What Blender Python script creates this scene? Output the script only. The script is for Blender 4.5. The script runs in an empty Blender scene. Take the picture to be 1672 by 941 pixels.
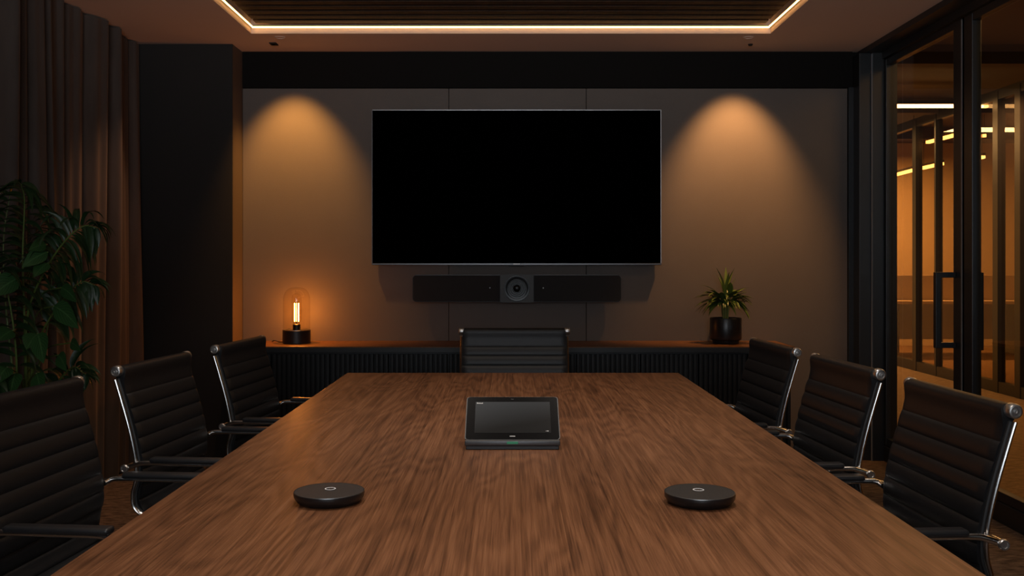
import bpy, bmesh, math, random
from mathutils import Vector, Matrix
random.seed(7)
PI = math.pi
scn = bpy.context.scene
COL = scn.collection

# ------------------------------------------------------------------ materials
def newmat(name):
    m = bpy.data.materials.new(name); m.use_nodes = True
    nt = m.node_tree; b = nt.nodes['Principled BSDF']
    return m, nt, b
def N(nt, t, **kw):
    n = nt.nodes.new(t)
    for k, v in kw.items(): setattr(n, k, v)
    return n
def L(nt, a, b): nt.links.new(a, b)
def mat(name, col, rough=.5, metal=0, spec=.5, bump=0, bscale=300, vary=0, vscale=4, coat=0, emis=None, estr=0):
    m, nt, b = newmat(name)
    b.inputs['Base Color'].default_value = (*col, 1)
    b.inputs['Roughness'].default_value = rough
    b.inputs['Metallic'].default_value = metal
    b.inputs['Specular IOR Level'].default_value = spec
    b.inputs['Coat Weight'].default_value = coat
    tc = N(nt, 'ShaderNodeTexCoord')
    if emis:
        b.inputs['Emission Color'].default_value = (*emis, 1)
        b.inputs['Emission Strength'].default_value = estr
    if vary:
        n = N(nt, 'ShaderNodeTexNoise'); n.inputs['Scale'].default_value = vscale; n.inputs['Detail'].default_value = 5
        L(nt, tc.outputs['Object'], n.inputs['Vector'])
        mx = N(nt, 'ShaderNodeMix', data_type='RGBA')
        mx.inputs['A'].default_value = (*[c*(1-vary) for c in col], 1)
        mx.inputs['B'].default_value = (*[min(1, c*(1+vary)) for c in col], 1)
        L(nt, n.outputs['Fac'], mx.inputs['Factor']); L(nt, mx.outputs['Result'], b.inputs['Base Color'])
    if bump:
        n = N(nt, 'ShaderNodeTexNoise'); n.inputs['Scale'].default_value = bscale; n.inputs['Detail'].default_value = 3
        L(nt, tc.outputs['Object'], n.inputs['Vector'])
        bp = N(nt, 'ShaderNodeBump'); bp.inputs['Strength'].default_value = bump; bp.inputs['Distance'].default_value = .002
        L(nt, n.outputs['Fac'], bp.inputs['Height']); L(nt, bp.outputs['Normal'], b.inputs['Normal'])
    return m
def emit(name, col, s):
    m, nt, b = newmat(name)
    b.inputs['Base Color'].default_value = (0, 0, 0, 1)
    b.inputs['Emission Color'].default_value = (*col, 1); b.inputs['Emission Strength'].default_value = s
    return m
def glassmat(name, tint, refl=1.0, rough=0.0, base=0.0):
    m = bpy.data.materials.new(name); m.use_nodes = True
    nt = m.node_tree; nt.nodes.clear()
    out = N(nt, 'ShaderNodeOutputMaterial')
    tr = N(nt, 'ShaderNodeBsdfTransparent'); tr.inputs['Color'].default_value = (*tint, 1)
    gl = N(nt, 'ShaderNodeBsdfGlossy'); gl.inputs['Roughness'].default_value = rough
    gl.inputs['Color'].default_value = (refl, refl, refl, 1)
    fr = N(nt, 'ShaderNodeFresnel'); fr.inputs['IOR'].default_value = 1.5
    ad = N(nt, 'ShaderNodeMath', operation='ADD'); ad.inputs[1].default_value = base; ad.use_clamp = True
    mx = N(nt, 'ShaderNodeMixShader')
    ge = N(nt, 'ShaderNodeNewGeometry'); inv = N(nt, 'ShaderNodeMath', operation='SUBTRACT'); inv.inputs[0].default_value = 1; L(nt, ge.outputs['Backfacing'], inv.inputs[1])
    mu = N(nt, 'ShaderNodeMath', operation='MULTIPLY'); L(nt, inv.outputs[0], mu.inputs[0])
    L(nt, fr.outputs[0], ad.inputs[0]); L(nt, ad.outputs[0], mu.inputs[1]); L(nt, mu.outputs[0], mx.inputs[0])
    L(nt, tr.outputs[0], mx.inputs[1]); L(nt, gl.outputs[0], mx.inputs[2]); L(nt, mx.outputs[0], out.inputs[0])
    return m

def wood(name, dark, mid, light, rough=.38, plank=.19, fine=1.0):
    m, nt, b = newmat(name)
    tc = N(nt, 'ShaderNodeTexCoord'); sp = N(nt, 'ShaderNodeSeparateXYZ'); L(nt, tc.outputs['Object'], sp.inputs[0])
    def M_(op, a, bb=None, c=None):
        n = N(nt, 'ShaderNodeMath', operation=op)
        for i, v in enumerate((a, bb, c)):
            if v is None: continue
            if isinstance(v, (int, float)): n.inputs[i].default_value = v
            else: L(nt, v, n.inputs[i])
        return n.outputs[0]
    X, Y = sp.outputs[0], sp.outputs[1]
    idx = M_('FLOOR', M_('DIVIDE', M_('ADD', X, .095), plank))
    wn = N(nt, 'ShaderNodeTexWhiteNoise', noise_dimensions='1D'); L(nt, idx, wn.inputs['W'])
    rnd = wn.outputs['Value']
    def vec(x, y, z=None):
        c = N(nt, 'ShaderNodeCombineXYZ'); L(nt, x, c.inputs[0]); L(nt, y, c.inputs[1])
        if z is not None: L(nt, z, c.inputs[2])
        return c.outputs[0]
    off = M_('MULTIPLY', rnd, 37.0)
    # cathedral rings
    v1 = vec(M_('MULTIPLY', X, 1.0), M_('ADD', M_('MULTIPLY', Y, .16), off), off)
    n1 = N(nt, 'ShaderNodeTexNoise'); n1.inputs['Scale'].default_value = 3.2; n1.inputs['Detail'].default_value = 3.0
    n1.inputs['Roughness'].default_value = .45
    L(nt, v1, n1.inputs['Vector'])
    rings = M_('SINE', M_('MULTIPLY', n1.outputs['Fac'], 150.0))
    rings = M_('MULTIPLY_ADD', rings, .5, .5)
    # streaks
    v2 = vec(M_('MULTIPLY', X, 130.0), M_('ADD', M_('MULTIPLY', Y, 1.3), off))
    n2 = N(nt, 'ShaderNodeTexNoise'); n2.inputs['Scale'].default_value = 1.0; n2.inputs['Detail'].default_value = 5
    n2.inputs['Roughness'].default_value = .6; n2.inputs['Distortion'].default_value = .0
    L(nt, v2, n2.inputs['Vector'])
    v3 = vec(M_('MULTIPLY', X, 420.0), M_('ADD', M_('MULTIPLY', Y, 7.0), off))
    n3 = N(nt, 'ShaderNodeTexNoise'); n3.inputs['Scale'].default_value = 1.0; n3.inputs['Detail'].default_value = 2
    L(nt, v3, n3.inputs['Vector'])
    v4 = vec(M_('MULTIPLY', X, 9.0), M_('ADD', M_('MULTIPLY', Y, .8), off))
    n4 = N(nt, 'ShaderNodeTexNoise'); n4.inputs['Scale'].default_value = 1.0; n4.inputs['Detail'].default_value = 3
    L(nt, v4, n4.inputs['Vector'])
    s = M_('ADD', M_('MULTIPLY', rings, .14), M_('MULTIPLY', n2.outputs['Fac'], .75))
    s = M_('ADD', s, M_('MULTIPLY', n3.outputs['Fac'], .55))
    s = M_('ADD', s, M_('MULTIPLY', n4.outputs['Fac'], .42))
    s = M_('ADD', s, M_('MULTIPLY', rnd, .05))
    s = M_('SUBTRACT', s, .45)
    rp = N(nt, 'ShaderNodeValToRGB'); L(nt, s, rp.inputs[0])
    e = rp.color_ramp.elements
    e[0].position = .22; e[0].color = (*dark, 1); e[1].position = .82; e[1].color = (*light, 1)
    x = e.new(.50); x.color = (*mid, 1)
    L(nt, rp.outputs[0], b.inputs['Base Color'])
    rr = M_('MULTIPLY_ADD', n2.outputs['Fac'], .25, rough-.1)
    L(nt, rr, b.inputs['Roughness'])
    b.inputs['Specular IOR Level'].default_value = .35
    bp = N(nt, 'ShaderNodeBump'); bp.inputs['Strength'].default_value = .35; bp.inputs['Distance'].default_value = .0012
    L(nt, s, bp.inputs['Height']); L(nt, bp.outputs['Normal'], b.inputs['Normal'])
    return m

M = {}
M['wood'] = wood('walnut_tabletop', (.052, .021, .0095), (.150, .062, .027), (.255, .115, .053))
M['wood_dark'] = wood('credenza_top', (.08, .034, .012), (.15, .066, .025), (.22, .10, .04), rough=.36, plank=5.0)
M['slat'] = wood('ceiling_slat', (.018, .0075, .003), (.042, .018, .007), (.07, .03, .012), rough=.6, plank=7.0)
M['leather'] = mat('black_leather', (.0100, .0105, .012), .43, spec=.38, bump=.25, bscale=420)
M['thread'] = mat('leather_edge', (.009, .009, .010), .55)
M['chrome'] = mat('chrome', (.62, .61, .60), .22, metal=1)
M['cap'] = mat('satin_chrome_cap', (.72, .71, .70), .36, metal=1)
M['chrome_dark'] = mat('chrome_dark', (.10, .10, .10), .25, metal=1)
M['pad'] = mat('arm_pad', (.020, .020, .022), .36, spec=.6)
M['plastic'] = mat('black_plastic', (.012, .012, .013), .45)
M['wall'] = mat('warm_grey_wallcovering', (.135, .115, .102), .72, bump=.35, bscale=260, vary=.10, vscale=3.5)
M['band'] = mat('black_bulkhead', (.005, .0045, .004), .8, spec=.2)
M['pier'] = mat('dark_pier_paint', (.017, .015, .014), .8, bump=.1, vary=.08)
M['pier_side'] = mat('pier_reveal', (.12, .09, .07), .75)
M['darkwall'] = mat('dark_wall', (.03, .027, .025), .85)
M['ceil'] = mat('ceiling_paint', (.80, .65, .56), .85, bump=.1, bscale=120)
M['frame'] = mat('black_anodised_frame', (.014, .017, .020), .38, metal=.0, spec=.5)
M['frame_edge'] = mat('bright_frame_edge', (.30, .33, .37), .5, metal=.3)
M['glass'] = glassmat('door_glass', (.90, .82, .70), 1.0)
M['glass2'] = glassmat('office_glass', (.85, .72, .55), .8)
M['dome'] = glassmat('dome_glass', (.98, .95, .90), .6, .01, .0)
M['fil'] = emit('glowing_filament', (1.0, .47, .13), 15)
M['led'] = emit('warm_led', (1.0, .50, .15), 7.5)
M['office_led'] = emit('office_led', (1.0, .60, .26), 9)
M['tv'] = mat('screen_glass', (.0004, .0004, .0005), .3, spec=.0)
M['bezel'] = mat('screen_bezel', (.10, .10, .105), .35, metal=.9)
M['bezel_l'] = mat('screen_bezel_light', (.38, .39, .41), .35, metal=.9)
M['mark'] = mat('pale_print', (.65, .65, .65), .5, emis=(.7, .7, .7), estr=.12)
M['bar'] = mat('soundbar_fabric', (.020, .021, .023), .85, bump=.6, bscale=900)
M['barbody'] = mat('soundbar_body', (.022, .022, .023), .45)
M['camhouse'] = mat('camera_housing', (.042, .042, .042), .5)
M['lens'] = mat('lens_black', (.003, .003, .003), .25, spec=.25)
M['lens_ring'] = mat('lens_ring', (.012, .012, .013), .35, metal=.3)
M['fluted'] = mat('fluted_black_front', (.012, .013, .014), .5, spec=.4)
M['matteblack'] = mat('matte_black', (.011, .011, .012), .42, spec=.5)
M['pot'] = mat('black_ceramic', (.013, .013, .014), .33, spec=.5)
M['soil'] = mat('soil', (.02, .013, .008), .95, bump=1, bscale=80)
M['puck'] = mat('puck_top', (.018, .018, .019), .55, bump=.4, bscale=1200)
M['puckside'] = mat('puck_side', (.008, .008, .009), .35)
M['puckrim'] = mat('puck_rim', (.16, .16, .16), .35, metal=.9)
M['tabbody'] = mat('tablet_body', (.085, .088, .092), .42, metal=.6)
M['tabglass'] = mat('tablet_glass', (.0025, .0025, .003), .25, spec=.12)
M['green'] = mat('green_status', (.02, .16, .08), .4, emis=(.05, .5, .25), estr=.10)
M['deskw'] = mat('office_desk', (.45, .36, .26), .6)
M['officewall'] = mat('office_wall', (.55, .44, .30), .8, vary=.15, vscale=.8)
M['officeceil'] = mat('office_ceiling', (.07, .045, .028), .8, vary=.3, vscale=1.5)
# tablet display, faint lit gradient
m, nt, b = newmat('tablet_display')
b.inputs['Base Color'].default_value = (.01, .01, .01, 1); b.inputs['Roughness'].default_value = .3
b.inputs['Specular IOR Level'].default_value = .08
tc = N(nt, 'ShaderNodeTexCoord'); mp = N(nt, 'ShaderNodeMapping'); L(nt, tc.outputs['Generated'], mp.inputs[0])
mp.inputs['Rotation'].default_value = (0, 0, math.radians(-62)); gr = N(nt, 'ShaderNodeTexGradient'); L(nt, mp.outputs[0], gr.inputs[0])
sx = N(nt, 'ShaderNodeSeparateXYZ'); L(nt, tc.outputs['Generated'], sx.inputs[0])
ma = N(nt, 'ShaderNodeMath', operation='MULTIPLY_ADD'); L(nt, sx.outputs[1], ma.inputs[0]); ma.inputs[1].default_value = .7
mb = N(nt, 'ShaderNodeMath', operation='MULTIPLY'); L(nt, sx.outputs[0], mb.inputs[0]); mb.inputs[1].default_value = -.3
L(nt, mb.outputs[0], ma.inputs[2])
rp = N(nt, 'ShaderNodeValToRGB'); L(nt, ma.outputs[0], rp.inputs[0])
rp.color_ramp.elements[0].position = 0; rp.color_ramp.elements[0].color = (.003, .003, .003, 1)
rp.color_ramp.elements[1].position = .75; rp.color_ramp.elements[1].color = (.042, .043, .044, 1)
L(nt, rp.outputs[0], b.inputs['Emission Color']); b.inputs['Emission Strength'].default_value = .9
M['display'] = m
# curtain velvet
m, nt, b = newmat('brown_velvet')
b.inputs['Roughness'].default_value = .9; b.inputs['Specular IOR Level'].default_value = .15
b.inputs['Sheen Weight'].default_value = .2; b.inputs['Sheen Roughness'].default_value = .4
b.inputs['Sheen Tint'].default_value = (.8, .55, .42, 1)
tc = N(nt, 'ShaderNodeTexCoord'); n = N(nt, 'ShaderNodeTexNoise'); n.inputs['Scale'].default_value = 14; n.inputs['Detail'].default_value = 8
mp = N(nt, 'ShaderNodeMapping'); mp.inputs['Scale'].default_value = (1, 1, .25); L(nt, tc.outputs['Object'], mp.inputs[0]); L(nt, mp.outputs[0], n.inputs['Vector'])
rp = N(nt, 'ShaderNodeValToRGB'); L(nt, n.outputs['Fac'], rp.inputs[0])
rp.color_ramp.elements[0].color = (.06, .050, .045, 1); rp.color_ramp.elements[1].color = (.125, .102, .090, 1)
L(nt, rp.outputs[0], b.inputs['Base Color']); M['velvet'] = m
# carpet
def carpet(name, c0, c1):
    m, nt, b = newmat(name)
    b.inputs['Roughness'].default_value = .95; b.inputs['Specular IOR Level'].default_value = .1
    tc = N(nt, 'ShaderNodeTexCoord'); mp = N(nt, 'ShaderNodeMapping'); mp.inputs['Scale'].default_value = (9, 45, 1)
    mp.inputs['Rotation'].default_value = (0, 0, .35)
    L(nt, tc.outputs['Object'], mp.inputs[0])
    n = N(nt, 'ShaderNodeTexNoise'); n.inputs['Scale'].default_value = 1.6; n.inputs['Detail'].default_value = 6; n.inputs['Roughness'].default_value = .7
    L(nt, mp.outputs[0], n.inputs['Vector'])
    rp = N(nt, 'ShaderNodeValToRGB'); L(nt, n.outputs['Fac'], rp.inputs[0])
    rp.color_ramp.elements[0].position = .38; rp.color_ramp.elements[0].color = (*c0, 1)
    rp.color_ramp.elements[1].position = .62; rp.color_ramp.elements[1].color = (*c1, 1)
    L(nt, rp.outputs[0], b.inputs['Base Color'])
    bp = N(nt, 'ShaderNodeBump'); bp.inputs['Strength'].default_value = .8; bp.inputs['Distance'].default_value = .004
    L(nt, n.outputs['Fac'], bp.inputs['Height']); L(nt, bp.outputs['Normal'], b.inputs['Normal'])
    return m
M['carpet'] = carpet('loop_carpet', (.045, .030, .022), (.21, .145, .105))
M['carpet2'] = carpet('office_carpet', (.12, .075, .04), (.30, .20, .12))
# leaves
def leafmat(name, a, bcol, vein):
    m, nt, b = newmat(name)
    b.inputs['Roughness'].default_value = .42; b.inputs['Specular IOR Level'].default_value = .45
    tc = N(nt, 'ShaderNodeTexCoord'); n = N(nt, 'ShaderNodeTexNoise'); n.inputs['Scale'].default_value = 9
    L(nt, tc.outputs['Object'], n.inputs['Vector'])
    mx = N(nt, 'ShaderNodeMix', data_type='RGBA'); mx.inputs['A'].default_value = (*a, 1); mx.inputs['B'].default_value = (*bcol, 1)
    L(nt, n.outputs['Fac'], mx.inputs['Factor'])
    uv = N(nt, 'ShaderNodeSeparateXYZ'); L(nt, tc.outputs['UV'], uv.inputs[0])
    # veins: |u| small, or oblique lines
    ab = N(nt, 'ShaderNodeMath', operation='ABSOLUTE'); sb = N(nt, 'ShaderNodeMath', operation='SUBTRACT'); sb.inputs[1].default_value = .5
    L(nt, uv.outputs[0], sb.inputs[0]); L(nt, sb.outputs[0], ab.inputs[0])
    ph = N(nt, 'ShaderNodeMath', operation='SUBTRACT'); L(nt, uv.outputs[1], ph.inputs[0]); L(nt, ab.outputs[0], ph.inputs[1])
    fr = N(nt, 'ShaderNodeMath', operation='MULTIPLY'); L(nt, ph.outputs[0], fr.inputs[0]); fr.inputs[1].default_value = 44
    si = N(nt, 'ShaderNodeMath', operation='SINE'); L(nt, fr.outputs[0], si.inputs[0])
    gt = N(nt, 'ShaderNodeMath', operation='GREATER_THAN'); L(nt, si.outputs[0], gt.inputs[0]); gt.inputs[1].default_value = .93
    lt = N(nt, 'ShaderNodeMath', operation='LESS_THAN'); L(nt, ab.outputs[0], lt.inputs[0]); lt.inputs[1].default_value = .035
    mxx = N(nt, 'ShaderNodeMath', operation='MAXIMUM'); L(nt, gt.outputs[0], mxx.inputs[0]); L(nt, lt.outputs[0], mxx.inputs[1])
    m2 = N(nt, 'ShaderNodeMix', data_type='RGBA'); L(nt, mxx.outputs[0], m2.inputs['Factor']); L(nt, mx.outputs['Result'], m2.inputs['A']); m2.inputs['B'].default_value = (*vein, 1)
    L(nt, m2.outputs['Result'], b.inputs['Base Color'])
    return m
M['leaf'] = leafmat('dark_green_leaf', (.005, .018, .006), (.012, .042, .010), (.03, .075, .022))
M['leaf3'] = leafmat('broad_green_leaf', (.012, .045, .012), (.03, .095, .025), (.06, .14, .045))
M['leaf2'] = leafmat('glossy_green_leaf', (.035, .085, .015), (.11, .18, .03), (.18, .22, .06))
M['stem'] = mat('green_stem', (.11, .17, .035), .5)
M['stem2'] = mat('pale_stem', (.12, .16, .04), .5)

# ------------------------------------------------------------------ mesh helpers
def link(name, bm, m, parent=None, smooth=False, loc=(0, 0, 0), rz=0):
    me = bpy.data.meshes.new(name)
    bmesh.ops.recalc_face_normals(bm, faces=bm.faces)
    bm.to_mesh(me); bm.free()
    ms = m if isinstance(m, (list, tuple)) else [m]
    for x in ms: me.materials.append(x)
    if smooth:
        for p in me.polygons: p.use_smooth = True
        try: me.set_sharp_from_angle(angle=math.radians(38))
        except Exception: pass
    o = bpy.data.objects.new(name, me); COL.objects.link(o)
    o.location = loc; o.rotation_euler = (0, 0, rz)
    if parent: o.parent = parent
    return o
def empty(name, loc=(0, 0, 0), rz=0):
    o = bpy.data.objects.new(name, None); COL.objects.link(o); o.location = loc; o.rotation_euler = (0, 0, rz)
    o.empty_display_size = .1
    return o
def tag(o, label, cat, group=None, kind=None):
    o['label'] = label; o['category'] = cat
    if group: o['group'] = group
    if kind: o['kind'] = kind
    return o
def struct(o): o['kind'] = 'structure'; return o
def B(): return bmesh.new()
def box(bm, x0, x1, y0, y1, z0, z1, bev=0, seg=2, mi=0):
    r = bmesh.ops.create_cube(bm, size=1)
    vs = r['verts']
    for v in vs:
        v.co = Vector(((x0+x1)/2+v.co.x*(x1-x0), (y0+y1)/2+v.co.y*(y1-y0), (z0+z1)/2+v.co.z*(z1-z0)))
    fs = list({f for v in vs for f in v.link_faces})
    for f in fs: f.material_index = mi
    if bev:
        es = list({e for v in vs for e in v.link_edges})
        bmesh.ops.bevel(bm, geom=es, offset=bev, segments=seg, affect='EDGES', profile=.5, material=-1)
    return bm
def lathe(bm, prof, seg=48, c=(0, 0, 0), axis='Z', mi=0):
    """prof: list of (r, h); closes caps where r==0"""
    rings = []
    for r, h in prof:
        ring = []
        if r <= 1e-7:
            p = Vector((0, 0, h)); ring = [bm.verts.new(p)]
        else:
            for i in range(seg):
                a = 2*PI*i/seg; ring.append(bm.verts.new((r*math.cos(a), r*math.sin(a), h)))
        rings.append(ring)
    for a, b in zip(rings, rings[1:]):
        for i in range(seg):
            j = (i+1) % seg
            if len(a) == 1 and len(b) == 1: continue
            if len(a) == 1: f = bm.faces.new((a[0], b[i], b[j]))
            elif len(b) == 1: f = bm.faces.new((a[i], a[j], b[0]))
            else: f = bm.faces.new((a[i], a[j], b[j], b[i]))
            f.material_index = mi
    vs = [v for r in rings for v in r]
    if axis == 'X': R = Matrix.Rotation(PI/2, 4, 'Y')
    elif axis == '-X': R = Matrix.Rotation(-PI/2, 4, 'Y')
    elif axis == '-Y': R = Matrix.Rotation(PI/2, 4, 'X')
    else: R = Matrix.Identity(4)
    T = Matrix.Translation(c) @ R
    for v in vs: v.co = T @ v.co
    return vs
def tube(bm, pts, rad, seg=10, flat=None, up=None, cap=True):
    """sweep ellipse along pts. rad float or list; flat=(a,b) elliptical radii with a along 'side' """
    pts = [Vector(p) for p in pts]; n = len(pts)
    rings = []
    prev = None
    for i, p in enumerate(pts):
        t = (pts[min(i+1, n-1)]-pts[max(i-1, 0)]).normalized()
        if up is not None: s = Vector(up).cross(t)
        elif prev is not None: s = prev - t*prev.dot(t)
        else: s = (Vector((0, 0, 1)) if abs(t.z) < .9 else Vector((1, 0, 0))).cross(t)
        s.normalize(); u = t.cross(s).normalized(); prev = s
        r = rad[i] if isinstance(rad, (list, tuple)) else rad
        ra, rb = (r, r) if flat is None else flat
        rings.append([bm.verts.new(p + s*(ra*math.cos(2*PI*k/seg)) + u*(rb*math.sin(2*PI*k/seg))) for k in range(seg)])
    for a, b in zip(rings, rings[1:]):
        for k in range(seg):
            j = (k+1) % seg; bm.faces.new((a[k], a[j], b[j], b[k]))
    if cap:
        bm.faces.new(rings[0]); bm.faces.new(rings[-1])
def smooth_pts(pts, k=6):
    """Catmull-Rom"""
    P = [Vector(p) for p in pts]; P = [P[0]*2-P[1]] + P + [P[-1]*2-P[-2]]
    out = []
    for i in range(1, len(P)-2):
        a, b, c, d = P[i-1], P[i], P[i+1], P[i+2]
        for j in range(k):
            t = j/k
            out.append(.5*((2*b)+(c-a)*t+(2*a-5*b+4*c-d)*t*t+(3*b-a-3*c+d)*t**3))
    out.append(P[-2]); return out
def rrect(w, h, r, seg=6):
    pts = []
    for cx, cy, a0 in ((w/2-r, h/2-r, 0), (-w/2+r, h/2-r, PI/2), (-w/2+r, -h/2+r, PI), (w/2-r, -h/2+r, 3*PI/2)):
        for i in range(seg+1):
            a = a0+PI/2*i/seg; pts.append((cx+r*math.cos(a), cy+r*math.sin(a)))
    return pts
def prism(bm, pts, T, d0, d1, inset=0):
    """extrude 2D polygon along local z from d0 to d1 with transform T"""
    a = [bm.verts.new(T @ Vector((x, y, d0))) for x, y in pts]
    b = [bm.verts.new(T @ Vector((x, y, d1))) for x, y in pts]
    n = len(pts)
    bm.faces.new(a); bm.faces.new(b)
    for i in range(n): bm.faces.new((a[i], a[(i+1) % n], b[(i+1) % n], b[i]))

# ------------------------------------------------------------------ dimensions
CAMZ = 1.28; F = 1600.0
def P(px, py, d):
    return Vector(((px-833)/F*d, d, CAMZ-(py-428)/F*d))
DW = 6.45; CH = 2.663
# ------------------------------------------------------------------ setting
bm = B(); box(bm, -2.6, 2.43, -2.0, DW+.1, -.05, 0); struct(link('floor', bm, M['carpet']))
bm = B(); box(bm, 2.43, 9.0, -2.0, 16.0, -.05, 0); struct(link('floor', bm, M['carpet2']))
# ceiling: soffit ring round the recessed tray
TX0, TX1, TY0, TY1 = -1.568, 1.575, -.8, 5.93
TZ = 2.705
bm = B()
box(bm, -2.6, TX0, -2.0, DW+.1, CH, CH+.2); box(bm, TX1, 2.30, -2.0, DW+.1, CH, CH+.2)
box(bm, TX0, TX1, TY1, DW+.1, CH, CH+.2); box(bm, TX0, TX1, -2.0, TY0, CH, CH+.2)
struct(link('ceiling', bm, M['ceil']))
bm = B(); box(bm, TX0, TX1, TY0, TY1, TZ+.05, TZ+.12); struct(link('ceiling', bm, M['band']))
# back wall
bm = B(); box(bm, -2.6, 2.5, DW+.012, DW+.2, 0, 3.1); struct(link('wall_back', bm, M['band']))
# wall-covering panels with fine open joints
zt = CAMZ+(428-145)/248.06
xs = [-1.76, (733-833)/248.06, (957-833)/248.06, 2.218]
bm = B()
for a, b_ in zip(xs, xs[1:]): box(bm, a+.002, b_-.002, DW-.008, DW+.02, 0, zt, bev=.001, seg=1)
struct(link('wall_back', bm, M['wall']))
bm = B(); box(bm, -1.76, 2.25, DW-.012, DW+.02, zt+.004, CH); struct(link('trim_1', bm, M['band']))
bm = B(); box(bm, 2.218, 2.25, DW-.03, DW+.02, 0, zt+.004); struct(link('trim_2', bm, M['frame']))
# pier left
bm = B(); box(bm, -2.6, -1.76, 6.215, DW+.02, 0, CH, bev=.002, seg=1)
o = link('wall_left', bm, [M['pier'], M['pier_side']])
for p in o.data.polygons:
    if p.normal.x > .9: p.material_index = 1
struct(o)
bm = B(); box(bm, -2.7, -2.55, -2.0, DW+.1, 0, 3.0); struct(link('wall_left', bm, M['darkwall']))
bm = B(); box(bm, -2.7, 2.6, -2.15, -2.0, 0, 3.1); struct(link('wall_front', bm, M['darkwall']))
# bulkhead over glass
bm = B(); box(bm, 2.286, 2.52, -2.0, DW+.1, 2.628, 3.12); struct(link('wall_right', bm, M['frame']))
# jamb at back corner (stepped)
bm = B(); box(bm, 2.25, 2.325, 6.315, DW+.1, 0, 2.628, bev=.003); box(bm, 2.33, 2.405, 6.30, DW+.1, 0, 2.628, bev=.003)
box(bm, 2.405, 2.50, 6.33, DW+.1, 0, 2.628)
struct(link('trim_3', bm, M['frame']))
# shadow gap strips on the jamb
bm = B(); box(bm, 2.326, 2.329, 6.302, 6.33, 0, 2.62); struct(link('trim_4', bm, M['frame_edge']))
# floor track of the glazing
bm = B(); box(bm, 2.40, 2.47, -2.0, 6.33, 0, .10, bev=.004); struct(link('trim_5', bm, M['frame']))
bm = B(); box(bm, 2.39, 2.50, -2.0, 6.33, 2.585, 2.628); struct(link('trim_6', bm, M['frame']))
# fixed glass + leaf glass: doors with frames
def glazed(name, y0, y1, wst, handle=None, hy=None):
    r = empty(name, (2.43, (y0+y1)/2, .10)); cy = (y0+y1)/2
    bm = B()
    box(bm, 2.405-2.43, 2.455-2.43, y0-cy, y0-cy+wst, .005, 2.48, bev=.004)
    box(bm, 2.405-2.43, 2.455-2.43, y1-cy-.03, y1-cy, .005, 2.48, bev=.004)
    box(bm, -.022, .022, y0-cy+wst, y1-cy-.03, .005, .05); box(bm, -.022, .022, y0-cy+wst, y1-cy-.03, 2.44, 2.48)
    link('door_frame', bm, M['frame'], r)
    bm = B(); box(bm, -.004, .004, y0-cy+wst-.005, y1-cy-.025, .045, 2.445); link('glass_pane', bm, M['glass'], r)
    r['kind'] = 'structure'
    return r, cy
d1, c1 = glazed('door_1', 5.225, 6.30, .095)
d2, c2 = glazed('door_2', 3.9, 5.217, .03)
# wide stile on the far side of second leaf
bm = B(); box(bm, -.025, .025, 5.217-c2-.115, 5.217-c2, .005, 2.48, bev=.004); link('door_frame', bm, M['frame'], d2)
bm = B(); box(bm, -.0275, -.025, 5.217-c2-.006, 5.217-c2+.006, .01, 2.47); link('edge_seal', bm, M['frame_edge'], d2)
w3, c3 = glazed('window_1', 2.0, 3.88, .06)
w4, c4 = glazed('window_2', -1.95, 1.98, .06)
# pull handles: a D-shaped bar inside, one outside
def dhandle(side, yc):
    bm = B(); s = side; x0 = s*.025; x1 = s*(.135 if s < 0 else .062)
    z0, z1 = .715, 1.125
    def bx(a, b_, *r): box(bm, min(a, b_), max(a, b_), *r, bev=.0025)
    bx(x1-s*.030, x1, yc-.016, yc+.016, z0, z1)
    bx(x0, x1-s*.028, yc-.014, yc+.014, z0, z0+.03); bx(x0, x1-s*.028, yc-.014, yc+.014, z1-.03, z1)
    return bm
hb = link('door_handle', dhandle(-1, 5.30-c1), M['matteblack'], d1)
hb = link('door_handle', dhandle(1, 5.17-c2), M['matteblack'], d2)

# ---- office beyond the glass
bm = B(); box(bm, 2.5, 9.0, 15.0, 15.15, 0, 3.2); struct(link('wall_office_back', bm, M['officewall']))
bm = B(); box(bm, 8.9, 9.05, -2.0, 15.15, 0, 3.2); struct(link('wall_office_right', bm, M['officewall']))
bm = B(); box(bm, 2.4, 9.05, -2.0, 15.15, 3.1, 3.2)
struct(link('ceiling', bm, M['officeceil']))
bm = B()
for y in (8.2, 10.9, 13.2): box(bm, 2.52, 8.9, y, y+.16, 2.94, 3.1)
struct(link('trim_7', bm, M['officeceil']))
bm = B(); box(bm, 2.45, 2.55, DW+.2, 15.0, 0, 3.1); struct(link('wall_office_left', bm, M['officewall']))
# second glazed partition
r = empty('window_3', (4.8, 9.5, 0)); r['kind'] = 'structure'
bm = B()
for y in (12.9, 11.55, 10.98, 9.62, 9.2, 7.6, 5.5): box(bm, -.04, .04, y-9.5-(.02 if y == 10.98 else .05), y-9.5+(.02 if y == 10.98 else .05), 0, 2.95)
box(bm, -.035, .035, -6, 3.4, 0, .11); box(bm, -.035, .035, -6, 3.4, 2.87, 2.97)
link('window_frame', bm, M['frame'], r)
bm = B(); box(bm, -.004, .004, -6, 3.4, .1, 2.88); link('glass_pane', bm, M['glass2'], r)
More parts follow.
